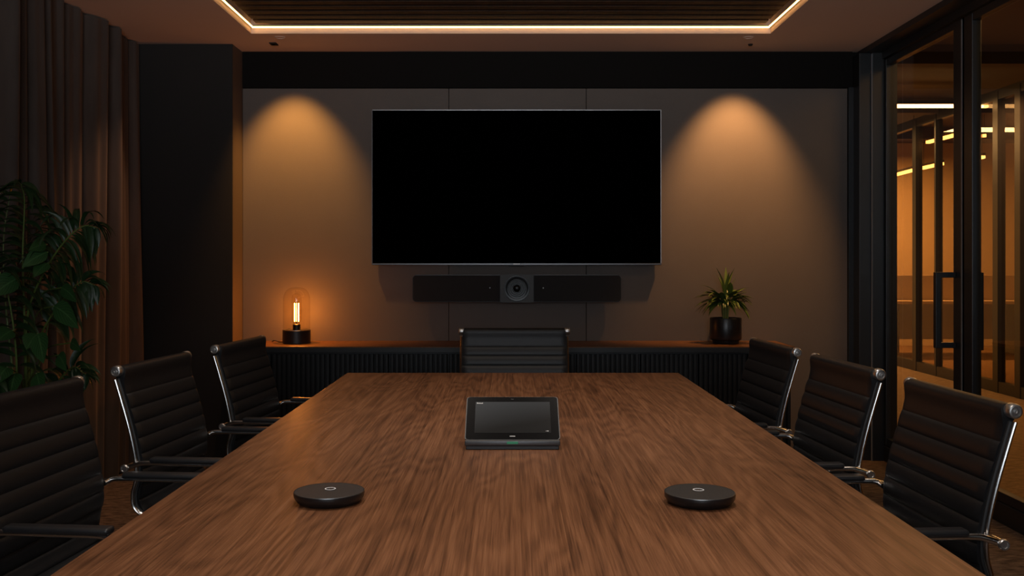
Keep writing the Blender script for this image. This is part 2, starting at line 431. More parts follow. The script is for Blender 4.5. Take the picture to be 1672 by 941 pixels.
# office pendant lights
def linlight(p0, p1, w, label, wires=True):
    p0 = Vector(p0); p1 = Vector(p1); c = (p0+p1)/2
    r = empty('linear_light', c); tag(r, label, 'ceiling light', 'linear lights in the office behind the glass')
    d = (p1-p0); n = Vector((-d.y, d.x, 0)).normalized()*w/2
    bm = B()
    def slab(z0, z1, k):
        q = [p0-c-n*k, p1-c-n*k, p1-c+n*k, p0-c+n*k]
        a = [bm.verts.new((v.x, v.y, z0)) for v in q]; b_ = [bm.verts.new((v.x, v.y, z1)) for v in q]
        bm.faces.new(a); bm.faces.new(b_)
        for i in range(4): bm.faces.new((a[i], a[(i+1) % 4], b_[(i+1) % 4], b_[i]))
    slab(-.012, .02, 1); link('diffuser', bm, M['office_led'], r)
    bm = B(); 
    q = None
    slab(.0205, .05, 1.15); link('housing', bm, M['frame'], r)
    for p in (p0.lerp(p1, .1), p0.lerp(p1, .9)):
        bm = B(); tube(bm, [(p.x-c.x, p.y-c.y, .045), (p.x-c.x, p.y-c.y, 3.1-c.z)], .004, 6); link('suspension_wire', bm, M['frame'], r)
    return r
def at(px, py, z):
    d = (CAMZ-z)*F/(py-428); return Vector(((px-833)/F*d, d, z))
a = at(1430, 174, 2.86); linlight(a, at(1612, 174, 2.86), .05, 'nearest and longest bright line light running crosswise behind the glass door')
linlight(at(1515, 233, 2.70), at(1568, 219, 2.70), .05, 'short slanting line light just below the long crosswise one, behind the glass door')
linlight(at(1451, 289, 2.42), at(1497, 277, 2.42), .05, 'lowest slanting line light, left of the dark post seen through the glass door')
linlight(at(1505, 275.5, 2.42), at(1538, 268, 2.42), .05, 'low slanting line light, right of the dark post seen through the glass door')
linlight(at(1580, 263, 2.45), at(1606, 257, 2.45), .04, 'short line light seen through the glass right of the door handles post')
linlight(at(1584, 224, 2.7), at(1610, 222, 2.7), .03, 'thin level line light seen high through the glass right of the door handles post')
# desk in the office with a divider
dk = empty('office_desk', (6.05, 13.4, 0)); tag(dk, 'pale desk with upright divider screen in the office behind the glass door', 'desk')
bm = B(); box(bm, -.95, .95, -.4, .4, .72, .76, bev=.005); link('desk_top', bm, M['deskw'], dk)
bm = B(); box(bm, -.95, .95, -.02, .02, .76, 1.10, bev=.005); link('divider_screen', bm, M['deskw'], dk)
for s in (-.9, .9):
    bm = B(); box(bm, s-.02, s+.02, -.38, .38, 0, .72); link('leg', bm, M['frame'], dk)
bm = B(); box(bm, -.88, .88, .3, .33, .2, .72); link('modesty_panel', bm, M['deskw'], dk)

# ------------------------------------------------------------------ tray slats and LED
bm = B(); y = TY1-.10; k = 0
r = empty('slatted_ceiling_panel', (0, (TY0+TY1)/2, TZ)); tag(r, 'dark wooden slatted panel recessed in the ceiling inside a glowing edge strip', 'ceiling panel')
cy = (TY0+TY1)/2
bm = B()
y = TY1-.085
while y > TY0+.1:
    box(bm, TX0+.05, TX1-.05, y-.065-cy, y-cy, 0, .05, bev=.002, seg=1); y -= .105
link('slats', bm, M['slat'], r)
bm = B()
def ringbox(bm, e, w, z0, z1):
    x0, x1, y0, y1 = TX0+e, TX1-e, TY0+e, TY1-e
    box(bm, x0, x1, y1-w, y1, z0, z1); box(bm, x0, x1, y0, y0+w, z0, z1)
    box(bm, x0, x0+w, y0+w, y1-w, z0, z1); box(bm, x1-w, x1, y0+w, y1-w, z0, z1)
ringbox(bm, .0125, .003, -.006, .005)
o = link('led_strip', bm, M['led'], None, loc=(0, 0, TZ-.006))
tag(o, 'glowing amber light strip round the edge of the ceiling recess', 'led strip')
bm = B(); ringbox(bm, .008, .004, -.004, .011); link('led_light_shield', bm, M['frame'], o)  # added opaque backing, keeps the strip's light off the recess lip
# small ceiling fittings
r = empty('ceiling_sensor', (-1.496, 6.2, CH)); tag(r, 'small dark rectangular slot fitting in the ceiling near the left pier', 'ceiling fitting')
bm = B(); box(bm, -.023, .023, -.035, .035, -.006, 0, bev=.002); link('cover', bm, M['plastic'], r)
bm = B(); lathe(bm, [(0, -.010), (.008, -.0095), (.010, -.006)], 16); link('lens', bm, M['lens'], r, True)
r = empty('ceiling_sensor', (1.525, 6.22, CH)); tag(r, 'tiny dark round fitting in the ceiling near the glass wall', 'ceiling fitting')
bm = B(); lathe(bm, [(0, -.012), (.010, -.011), (.014, -.004), (.016, 0)], 20); link('cover', bm, M['plastic'], r, True)
for i, x in enumerate((-1.415, 1.467)):
    r = empty('recessed_downlight', (x, DW-.42, CH))
    tag(r, ('left' if i == 0 else 'right')+' recessed wall-washing downlight in the ceiling above the '+('filament lamp' if i == 0 else 'small potted plant'), 'downlight', 'recessed wall washers')
    bm = B(); lathe(bm, [(.026, -.003), (.032, -.003), (.033, 0)], 24); lathe(bm, [(.026, -.003), (.024, .0)], 24)
    link('trim_ring', bm, M['ceil'], r, True)

# ------------------------------------------------------------------ curtain
bm = B()
_rf = random.Random(3); FE = [-2.1]
while FE[-1] < 6.4: FE.append(FE[-1]+_rf.choice((.10, .13, .17, .22, .27, .16)))
FA = [_rf.uniform(.45, 1.0) for _ in FE]; FS = [_rf.uniform(-.03, .03) for _ in FE]
import bisect
def fold(y, z):
    q = y+.012*math.sin(z*1.1+y*1.7)*(1-z/2.7)
    i = max(0, min(len(FE)-2, bisect.bisect(FE, q)-1)); t = (q-FE[i])/(FE[i+1]-FE[i]); t = max(0, min(1, t))
    a = math.sin(PI*t)**.75*FA[i]
    k = .11*a*(.80+.2*math.cos(z*.9+i)) + .006*math.sin(q*71+z*.6)*math.sin(PI*t) + .010*math.sin(q*23+z*.25+i)*math.sin(PI*t)
    return -2.385 + k*(1.05-.05*z/2.66)
ys = [-1.9+i*(6.19+1.9)/900 for i in range(901)]; zs = [.012+i*2.64/14 for i in range(15)]
g = [[bm.verts.new((fold(y, z), y, z)) for z in zs] for y in ys]
g2 = [[bm.verts.new((fold(y, z)-.006, y, z)) for z in zs] for y in ys]
for G in (g, g2):
    for i in range(900):
        for j in range(14): bm.faces.new((G[i][j], G[i+1][j], G[i+1][j+1], G[i][j+1]))
for i in range(900):
    bm.faces.new((g[i][0], g[i+1][0], g2[i+1][0], g2[i][0])); bm.faces.new((g[i][14], g[i+1][14], g2[i+1][14], g2[i][14]))
for j in range(14):
    bm.faces.new((g[0][j], g[0][j+1], g2[0][j+1], g2[0][j])); bm.faces.new((g[-1][j], g[-1][j+1], g2[-1][j+1], g2[-1][j]))
c = link('curtain', bm, M['velvet'], smooth=True); tag(c, 'floor-length dark brown velvet curtain in deep folds along the left wall', 'curtain')

# ------------------------------------------------------------------ table
TXL, TXR = -.778, .805; TYN, TYF = .95, 4.685; TH = .75
TL = (TXL+TXR)/2
r = empty('conference_table', (TL, (TYN+TYF)/2, 0)); tag(r, 'long walnut conference table with rectangular top in the middle of the room', 'table')
cy = (TYN+TYF)/2
bm = B(); box(bm, TXL-TL, TXR-TL, TYN-cy, TYF-cy, TH-.038, TH, bev=.002, seg=2); link('tabletop', bm, M['wood'], r)
for s in (-1, 1):
    bm = B(); box(bm, -.30, .30, s*1.1-.05, s*1.1+.05, .0, TH-.04, bev=.005); link('leg', bm, M['matteblack'], r)
bm = B(); box(bm, -.08, .08, -1.05, 1.05, TH-.12, TH-.04); link('beam', bm, M['matteblack'], r)

# ------------------------------------------------------------------ credenza
CT = .7625; CF = 5.98
r = empty('credenza', (0, 6.21, 0)); tag(r, 'low black fluted credenza with a thin wooden top along the back wall', 'cabinet')
bm = B(); box(bm, -1.755, 1.74, CF-6.21, DW-.012-6.21, CT-.022, CT, bev=.002); link('top', bm, M['wood_dark'], r)
bm = B(); box(bm, -1.755, 1.74, CF-6.21-.001, CF-6.21+.012, CT-.036, CT-.006, bev=.001); link('top_edge', bm, M['matteblack'], r)
bm = B(); box(bm, -1.74, 1.725, CF-6.21+.045, DW-.012-6.21, .06, CT-.0225); link('carcass', bm, M['plastic'], r)
bm = B(); box(bm, -1.70, 1.69, CF-6.21+.08, DW-.05-6.21, 0, .06); link('plinth', bm, M['plastic'], r)
ed = [-1.74, -1.46, -1.10, -.74, -.38, .0, .40, .794, 1.15, 1.45, 1.725]
for a, b_ in zip(ed, ed[1:]):
    bm = B(); n = max(4, round((b_-a)/.030)); p = (b_-a-.005)/n; f = CF-6.21+.02
    prof = []
    for i in range(n):
        x = a+.0025+i*p
        prof += [(x+p*.06, f+.010), (x+p*.14, f+.002), (x+p*.25, f), (x+p*.75, f), (x+p*.86, f+.002), (x+p*.94, f+.010)]
    z0, z1 = .07, CT-.048
    lo = [bm.verts.new((x, y, z0)) for x, y in prof]; hi = [bm.verts.new((x, y, z1)) for x, y in prof]
    bl = [bm.verts.new((a+.0025, f+.024, z0)), bm.verts.new((b_-.0025, f+.024, z0))]; bh = [bm.verts.new((a+.0025, f+.024, z1)), bm.verts.new((b_-.0025, f+.024, z1))]
    for i in range(len(prof)-1): bm.faces.new((lo[i], lo[i+1], hi[i+1], hi[i]))
    bm.faces.new(hi+[bh[1], bh[0]]); bm.faces.new(lo+[bl[1], bl[0]]); bm.faces.new((bl[0], bl[1], bh[1], bh[0]))
    bm.faces.new((lo[0], hi[0], bh[0], bl[0])); bm.faces.new((lo[-1], hi[-1], bh[1], bl[1]))
    link('door', bm, M['fluted'], r)

# ------------------------------------------------------------------ TV
yf = 6.38
p0 = P(607, 433, yf); p1 = P(1080, 179, yf); cx = (p0.x+p1.x)/2; cz = (p0.z+p1.z)/2; W = p1.x-p0.x; H = p1.z-p0.z
r = empty('wall_television', (cx, yf, cz)); tag(r, 'large black wall-mounted television screen with thin silver edge', 'television')
bm = B(); box(bm, -W/2+.006, W/2-.006, .004, .03, -H/2+.012, H/2-.006); link('screen', bm, M['tv'], r)
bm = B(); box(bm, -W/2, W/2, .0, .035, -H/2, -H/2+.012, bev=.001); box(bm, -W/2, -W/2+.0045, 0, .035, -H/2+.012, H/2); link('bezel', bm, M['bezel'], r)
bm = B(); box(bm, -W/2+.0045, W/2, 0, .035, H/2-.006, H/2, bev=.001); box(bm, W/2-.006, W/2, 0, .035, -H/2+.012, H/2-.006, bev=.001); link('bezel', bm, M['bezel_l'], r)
bm = B(); box(bm, -W/2+.35, W/2-.35, .03, DW-.008-yf, -H/2+.25, H/2-.25); link('wall_bracket', bm, M['plastic'], r)
bm = B(); box(bm, -W/2+.02, W/2-.02, .035, .042, -H/2+.02, H/2-.02); link('rear_housing', bm, M['plastic'], r)
bm = B()
for i in range(7): box(bm, -.021+i*.0062, -.021+i*.0062+.0048, -.0012, 0, -H/2+.004, -H/2+.010)
link('badge', bm, M['mark'], r)
bm = B(); box(bm, -.05, .05, .003, .03, -H/2-.006, -H/2+.0, bev=.002); link('sensor_housing', bm, M['plastic'], r)

# ------------------------------------------------------------------ soundbar
yf = 6.32; p0 = P(673.5, 493.5, yf); p1 = P(1014.5, 449, yf); cx = (p0.x+p1.x)/2; cz = (p0.z+p1.z)/2; W = p1.x-p0.x; H = p1.z-p0.z
r = empty('video_soundbar', (cx, yf, cz)); tag(r, 'long dark video soundbar with a central camera, mounted under the television', 'soundbar')
TY = Matrix.Rotation(PI/2, 4, 'X')
bm = B(); prism(bm, rrect(W, H, .026), TY, -.075, -.004); link('body', bm, M['barbody'], r, True)
hw = (871-817)/F*yf/2; xc = ((817+871)/2-833)/F*yf-cx
for s in (-1, 1):
    bm = B()
    xa, xb = (-W/2+.003, xc-hw-.002) if s < 0 else (xc+hw+.002, W/2-.003)
    pts = [(x, z) for x, z in rrect(W-.006, H-.006, .023)]
    # clip the rounded rectangle to its half
    pts = [(min(max(x, xa), xb), z) for x, z in pts]
    q = []
    for t in pts:
        if not q or (abs(t[0]-q[-1][0]) > 1e-6 or abs(t[1]-q[-1][1]) > 1e-6): q.append(t)
    prism(bm, q, TY, -.006, .001); link('speaker_grille', bm, M['bar'], r)
bm = B(); box(bm, -W/2+.02, xc-hw-.002, -.0005, .05, H/2-.0035, H/2+.0012, bev=.001); box(bm, xc+hw+.002, W/2-.02, -.0005, .05, H/2-.0035, H/2+.0012, bev=.001)
link('top_trim', bm, M['tabbody'], r)
bm = B(); prism(bm, rrect(hw*2, H+.006, .006), TY @ Matrix.Translation((xc, 0, 0)), -.01, .010); ch = link('camera_housing', bm, M['camhouse'], r, True)
lc = (xc, -.0101, 0)
bm = B(); lathe(bm, [(.083, .0), (.0825, .005), (.079, .0055), (.066, .0022), (.058, .0018), (0, .0015)], 56, lc, '-Y'); link('lens_hood', bm, M['lens'], r, True)
for ra in (.057, .045, .033):
    bm = B(); lathe(bm, [(ra, .0019), (ra-.002, .0048), (ra-.005, .0048), (ra-.007, .0019)], 48, lc, '-Y'); link('lens_ring', bm, M['lens_ring'], r, True)
bm = B(); lathe(bm, [(.024, .0019), (.020, .005), (.012, .0075), (0, .0085)], 40, lc, '-Y'); link('lens', bm, M['lens'], r, True)
for px, mm in ((800, M['chrome_dark']), (887, M['mark'])):
    bm = B(); lathe(bm, [(.0035, 0), (.003, .0012), (0, .0014)], 14, ((px-833)/F*yf-cx, -.001, 0.003), '-Y'); link('indicator', bm, mm, r, True)
bm = B(); box(bm, -.25, .25, .074, DW-.008-yf, -.04, .04); link('wall_bracket', bm, M['plastic'], r)

# ------------------------------------------------------------------ filament lamp
lx, ly = -1.362, 6.25
r = empty('table_lamp', (lx, ly, CT)); tag(r, 'small glass dome table lamp with glowing amber filament bulb on the credenza', 'lamp')
bm = B(); lathe(bm, [(0, 0), (.084, 0), (.088, .003), (.088, .080), (.085, .083), (0, .083)], 64); link('base', bm, M['matteblack'], r, True)
bm = B(); lathe(bm, [(.0855, .083), (.0875, .083), (.0875, .0865), (.0855, .0865)], 64); link('base_ring', bm, M['bezel_l'], r, True)
bm = B()
pr = [(.084, .084)]+[(.084, .084+.02*i) for i in range(1, 10)]
pr += [(.084-.055*(1-math.cos(t)), .275+.078*math.sin(t)) for t in [PI/2*i/10 for i in range(1, 10)]]+[(.02, .3545), (0, .356)]
inner = [(max(0, a-.0025) if a > 0 else 0, b_-(.0025 if b_ > .27 else 0)) for a, b_ in pr][::-1]
lathe(bm, pr, 64); dome = link('glass_dome', bm, M['dome'], r, True)
bm = B(); lathe(bm, [(0, .083), (.024, .083), (.024, .118), (.020, .122), (0, .122)], 32); link('socket', bm, M['matteblack'], r, True)
bm = B(); lathe(bm, [(.014, .122), (.020, .13), (.030, .15), (.032, .18), (.032, .27), (.029, .295), (.020, .312), (.006, .318), (0, .3185)], 40); bulb = link('bulb', bm, M['dome'], r, True)
bm = B()
for x in (-.0125, .0, .0125):
    tube(bm, [(x, 0, .138), (x, 0, .255)], .0038 if abs(x) > .01 else .0013, 10)
link('filament', bm, M['fil'], bulb, True)
bm = B(); tube(bm, [(0, 0, .12), (0, 0, .135)], .004, 8); tube(bm, [(-.016, 0, .135), (.016, 0, .135)], .0016, 8)
link('filament_support', bm, M['chrome'], bulb, True)
bm = B(); tube(bm, [(-.016, 0, .258), (0, 0, .266), (.016, 0, .258)], .0014, 8)
link('filament_support', bm, M['chrome'], bulb, True)
bm = B(); tube(bm, smooth_pts([(-.088, .03, .006), (-.12, .05, .004), (-.15, .045, .012), (-.175, .09, .004), (-.19, .17, .003)]), .0028, 8); link('power_cord', bm, M['plastic'], r, True)

# ------------------------------------------------------------------ plants
def leaf(bm, uvl, base, direc, length, width, droop=.3, up=Vector((0, 0, 1)), seg=7, fold_=.25, mi=0, twist=0, lobed=0):
    d = Vector(direc).normalized(); up = Vector(up)
    side = d.cross(up)
    if side.length < .05: side = d.cross(Vector((0, 1, 0)))
    side.normalize(); nrm = side.cross(d).normalized()
    if twist:
        R = Matrix.Rotation(twist, 3, d); side = R @ side; nrm = R @ nrm
    p = Vector(base); rows = []
    dd = d.copy()
    for i in range(seg+1):
        t = i/seg
        w = width*.5*(math.sin(PI*min(1, t**.75))**.85)*(1-.25*t) if 0 < t < 1 else .0005
        n2 = side.cross(dd).normalized()
        rows.append((p-side*w+n2*(w*fold_), p.copy(), p+side*w+n2*(w*fold_), t))
        dd = (dd+Vector((0, 0, -droop/seg*1.6))).normalized(); p = p+dd*(length/seg)
    vs = [[bm.verts.new(a) for a in rr[:3]] for rr in rows]
    for i in range(seg):
        for k in (0, 1):
            f = bm.faces.new((vs[i][k], vs[i][k+1], vs[i+1][k+1], vs[i+1][k])); f.smooth = True; f.material_index = mi
            uv = ((k*.5, rows[i][3]), (k*.5+.5, rows[i][3]), (k*.5+.5, rows[i+1][3]), (k*.5, rows[i+1][3]))
            for lp, q in zip(f.loops, uv): lp[uvl].uv = q
def leaf_link(name, bm, m, parent):
    me = bpy.data.meshes.new(name); bm.to_mesh(me); bm.free(); me.materials.append(m)
    for p in me.polygons: p.use_smooth = True
    o = bpy.data.objects.new(name, me); COL.objects.link(o); o.parent = parent; return o

# tall floor plant on the left
pd = 4.0; px0 = P(45, 400, pd).x
r = empty('tall_potted_plant', (px0, pd, 0)); tag(r, 'tall leafy green plant with arching fronds beside the curtain at the left', 'plant')
bm = B(); lathe(bm, [(0, 0), (.13, 0), (.15, .02), (.18, .34), (.178, .36), (.165, .36), (.16, .32), (0, .32)], 48); link('pot', bm, M['pot'], r, True)
bm = B(); lathe(bm, [(0, .335), (.10, .33), (.163, .322)], 32); link('soil', bm, M['soil'], r, True)
rng = random.Random(11)
def frond(pts, n, ll, lw, droop, start=.25, sr=.006, face=None, par=r, rise=.2):
    """pts in (px, py, depth) of the photo-plane turned to world, local to plant"""
    W_ = [P(a, b_, c_)-Vector((px0, pd, 0)) for a, b_, c_ in pts]
    S = smooth_pts(W_, 10); m_ = len(S)
    bm = B(); tube(bm, S, [sr*(1-.75*i/(m_-1)) for i in range(m_)], 7); fr = link('frond_stem', bm, M['stem'], par, True)
    bm = B(); uvl = bm.loops.layers.uv.new('UVMap')
    n = int(n*1.4); lw *= .80
    for i in range(n):
        t = start+(1-start)*i/(n-1); k = t*(m_-1); j = min(int(k), m_-2); p = S[j].lerp(S[j+1], k-j)
        tg = (S[j+1]-S[j]).normalized()
        out = tg.cross(Vector((0, -1, .15))).normalized()
        sc = math.sin(PI*min(1, (.18+.82*(1-t)**.7)))**.5*.9+.1 if t > .6 else .8+.25*t
        sc *= (1-.35*max(0, t-.7)/.3)
        for s in (-1, 1):
            d_ = out*s*.95+tg*(.55+.2*rng.random())+Vector((0, rng.uniform(-.5, .25), rise*rng.random()))
            leaf(bm, uvl, p, d_, ll*sc*rng.uniform(.85, 1.15), lw*rng.uniform(.85, 1.2), droop*rng.uniform(.7, 1.4), up=Vector((0, -.5, 1)), twist=rng.uniform(-.5, .5), fold_=.3, seg=8)
    tg = (S[-1]-S[-2]).normalized(); leaf(bm, uvl, S[-1], tg, ll*.5, lw*.7, droop, seg=6)
    leaf_link('frond_leaves', bm, M['leaf'], fr)
    return fr
frond([(48, 760, 4.03), (42, 640, 3.98), (40, 520, 3.93), (37, 420, 3.88), (40, 330, 3.83), (34, 300, 3.78)], 17, .20, .034, 1.3, start=.42)
frond([(46, 760, 4.03), (42, 600, 3.93), (46, 510, 3.88), (72, 445, 3.83), (105, 395, 3.78), (135, 370, 3.78), (158, 372, 3.78)], 18, .17, .032, 1.7, start=.50)
frond([(50, 760, 4.03), (48, 650, 3.98), (62, 560, 3.93), (95, 500, 3.88), (130, 462, 3.83), (155, 466, 3.83)], 13, .15, .036, 1.3, start=.5)
frond([(40, 760, 4.08), (20, 600, 4.08), (8, 480, 4.08), (6, 390, 4.08), (16, 320, 4.08)], 15, .20, .036, 1.3, start=.35)
frond([(44, 760, 3.9), (30, 660, 3.85), (25, 560, 3.8), (10, 470, 3.75), (-15, 420, 3.7)], 12, .20, .040, 1.2, start=.4)
frond([(50, 760, 4.03), (70, 680, 3.98), (95, 625, 3.93), (120, 600, 3.88), (140, 612, 3.88)], 10, .14, .038, 1.2, start=.45)
frond([(46, 760, 4.18), (60, 620, 4.28), (80, 520, 4.33), (84, 430, 4.33), (78, 350, 4.28)], 14, .16, .032, 1.4, start=.45)
frond([(40, 760, 3.98), (14, 690, 3.8), (-2, 640, 3.7), (-20, 610, 3.6)], 9, .17, .05, 1.1, start=.3)
# broader veined leaves low in front
bm = B(); uvl = bm.loops.layers.uv.new('UVMap'); st = B()
for (bx_, by_), (tx_, ty_), w_, dd_ in [((88, 500), (130, 528), .085, 4.15), ((62, 545), (48, 572), .085, 4.15), ((62, 545), (75, 588), .080, 4.12), ((30, 455), (-6, 482), .10, 4.2),
        ((78, 412), (42, 436), .075, 4.2), ((78, 430), (60, 455), .065, 4.2), ((95, 580), (112, 604), .06, 4.15), ((12, 600), (-4, 630), .09, 4.1), ((75, 400), (50, 412), .06, 4.2),
        ((25, 610), (20, 650), .085, 4.15), ((60, 610), (72, 648), .07, 4.2), ((100, 470), (128, 490), .06, 4.2), ((20, 540), (0, 560), .08, 4.2), ((115, 560), (135, 572), .05, 4.2)]:
    a = P(bx_, by_, dd_-.45)-Vector((px0, pd, 0)); b2 = P(tx_, ty_, dd_-.5)-Vector((px0, pd, 0))
    leaf(bm, uvl, a, (b2-a)+Vector((0, -.02, .03)), (b2-a).length*1.18, w_, .35, up=Vector((0, -1, .25)), fold_=.18, seg=9)
    q = P(44, by_+50, 4.0)-Vector((px0, pd, 0)); tube(st, smooth_pts([q, q.lerp(a, .5)+Vector((0, -.01, .04)), a], 5), .0028, 6)
fb = link('leaf_stem', st, M['stem'], r, True); leaf_link('broad_leaves', bm, M['leaf3'], fb)
# canes
bm = B()
for (dx, dy, h_) in ((0, 0, .9), (-.05, .03, .8), (.04, .04, .75), (.02, -.04, .7), (-.03, -.05, .6)):
    tube(bm, [(dx, dy, .32), (dx*.7, dy, h_*.6+.1), (dx*.4, dy*.6, h_)], .009, 8)
link('cane', bm, M['stem'], r, True)

# small plant on credenza
sx0, sy0 = 1.37, 6.23
r2 = empty('small_potted_plant', (sx0, sy0, CT)); tag(r2, 'small green leafy plant in a matte black pot at the right end of the credenza', 'plant')
bm = B(); lathe(bm, [(0, 0), (.078, 0), (.082, .004), (.084, .018), (.096, .026), (.099, .034), (.099, .160), (.0975, .163), (.092, .163), (.090, .158), (.088, .148), (0, .148)], 64); link('pot', bm, M['pot'], r2, True)
bm = B(); lathe(bm, [(0, .154), (.05, .152), (.088, .149)], 32); link('soil', bm, M['soil'], r2, True)
rng = random.Random(5); bm = B(); uvl = bm.loops.layers.uv.new('UVMap'); st = B()
for k in range(6):
    a = k/6*2*PI+rng.uniform(-.2, .2)
    S = smooth_pts([(math.cos(a)*.014, math.sin(a)*.014, .15), (math.cos(a)*.018, math.sin(a)*.018, .21), (math.cos(a)*.045, math.sin(a)*.035, .285+.025*(k % 2))], 5)
    tube(st, S, .0045, 7)
    nl = 15
    for j in range(nl):
        t = j/(nl-1)
        p = S[min(len(S)-1, int((.80+.20*t)*(len(S)-1)))]
        b2 = a+rng.uniform(-1.0, 1.0)
        el = .12+1.0*t**1.2+rng.uniform(-.12, .12)
        d_ = Vector((math.cos(b2), math.sin(b2)*.7, el))
        leaf(bm, uvl, p, d_, rng.uniform(.13, .185)*(1-.15*t), rng.uniform(.030, .042), rng.uniform(.35, 1.15), fold_=.3, seg=8)
for k in range(9):   # upright crown
    a = k/9*2*PI; d_ = Vector((math.cos(a)*.38, math.sin(a)*.3, 1))
    leaf(bm, uvl, (math.cos(a)*.008, 0, .30+.03*(k % 3)), d_, .135, .024, .25, fold_=.3, seg=7)
tube(st, [(0, 0, .15), (0, 0, .35)], .006, 8)
sst = link('stems', st, M['stem2'], r2, True); leaf_link('foliage', bm, M['leaf2'], r2)

# ------------------------------------------------------------------ tablet + pucks
ux = .0065; yb = 2.762
r = empty('tablet_console', (ux, yb+.08, TH)); tag(r, 'black tabletop touch-screen console tilted on its wedge base at the table centre', 'tablet')
# local coordinates: y from -.08
b0 = Vector((0, -.066, .027)); t0 = Vector((0, .088, .127))
yv = (t0-b0).normalized(); xv = Vector((1, 0, 0)); zv = xv.cross(yv)
TT = Matrix((( xv.x, yv.x, zv.x, 0), (xv.y, yv.y, zv.y, 0), (xv.z, yv.z, zv.z, 0), (0, 0, 0, 1)))
SL = (t0-b0).length; cen = (b0+t0)/2
TT = Matrix.Translation(cen) @ TT
Wt = .2715
bm = B(); prism(bm, rrect(Wt, SL, .010), TT, -.018, -.0012); link('body', bm, M['tabbody'], r, True)
bm = B(); prism(bm, rrect(Wt-.005, SL-.004, .009), TT, -.0012, .0); link('glass_front', bm, M['tabglass'], r, True)
bm = B(); prism(bm, [(-Wt/2+.027, -SL/2+.026), (Wt/2-.025, -SL/2+.026), (Wt/2-.025, SL/2-.024), (-Wt/2+.027, SL/2-.024)], Matrix.Identity(4), .0001, .0006)
ds = link('display', bm, M['display'], r); ds.matrix_local = TT
# base wedge
bm = B()
q = [(-.079, .002), (-.079, .010), (-.072, .012), (.075, .105), (.083, .105), (.060, .002)]
va = [bm.verts.new((-.128, y, z)) for y, z in q]; vb = [bm.verts.new((.128, y, z)) for y, z in q]
bm.faces.new(va); bm.faces.new(vb)
for i in range(6): bm.faces.new((va[i], va[(i+1) % 6], vb[(i+1) % 6], vb[i]))
link('base', bm, M['plastic'], r)
bm = B(); box(bm, -Wt/2+.001, Wt/2-.001, -.0805, -.062, .011, .026, bev=.003); link('front_lip', bm, M['tabbody'], r, True)
bm = B(); box(bm, -Wt/2+.004, Wt/2-.004, -.078, .0, .0, .011, bev=.002); link('foot', bm, M['plastic'], r)
bm = B(); box(bm, -.016, .016, -.0815, -.079, .0165, .0235, bev=.001); link('status_light', bm, M['green'], r)
def marks(lst, name='mark', par=r, T=TT):
    bm = B()
    for x0, x1, y0, y1 in lst: prism(bm, [(x0, y0), (x1, y0), (x1, y1), (x0, y1)], T, .0007, .0009)
    return link(name, bm, M['mark'], par)
xl = -Wt/2+.031; yt = SL/2-.030
marks([(xl, xl+.003, yt-.002, yt+.002)]+[(xl+.0045+i*.0022, xl+.0045+i*.0022+.0016, yt-.0018, yt+(.0018 if i in (1, 5) else .0006)) for i in range(6)], 'screen_lettering')
marks([(Wt/2-.040, Wt/2-.0385, -SL/2+.033, -SL/2+.035), (Wt/2-.0365, Wt/2-.0345, -SL/2+.0325, -SL/2+.0355), (Wt/2-.034, Wt/2-.032, -SL/2+.0325, -SL/2+.0355)], 'screen_lettering')
marks([(-.0075+i*.0022, -.0075+i*.0022+.0017, -SL/2+.011, -SL/2+.0135) for i in range(7)], 'badge')
bm = B(); prism(bm, rrect(.008, .0018, .0008), TT @ Matrix.Translation((0, SL/2-.012, 0)), .0002, .0006); link('camera_slot', bm, M['camhouse'], r)

def puck(loc, label):
    r = empty('conference_microphone', loc); tag(r, label, 'microphone', 'round table microphones')
    R = .0775
    bm = B(); lathe(bm, [(0, 0), (R*.80, 0), (R*.90, .004), (R*.985, .013), (R, .020), (R*.995, .0235), (0, .0235)], 72); link('body', bm, M['puckside'], r, True)
    bm = B(); lathe(bm, [(R*.968, .0232), (R*.995, .0232), (R*.990, .0250), (R*.968, .0256)], 72); link('rim', bm, M['puckrim'], r, True)
    bm = B(); lathe(bm, [(R*.967, .0236), (R*.965, .0254), (0, .0256)], 72); link('top', bm, M['puck'], r, True)
    yo = .014
    bm = B(); lathe(bm, [(.0098, .0257), (.0098, .0261), (.0122, .0261), (.0122, .0257)], 40, (0, yo, 0)); link('button_ring', bm, M['mark'], r, True)
    bm = B(); box(bm, -.0028, .0028, yo-.0014, yo+.0014, .0257, .0260); box(bm, -.001, .001, yo-.004, yo+.004, .0257, .0260); link('button_icon', bm, M['chrome'], r)
    return r
pk = P(537.5, 803, 2.165); puck((pk.x, 2.165, TH), 'round flat black microphone puck on the left side of the table')
pk = P(1142.5, 805, 2.155); puck((pk.x, 2.155, TH), 'round flat black microphone puck on the right side of the table')

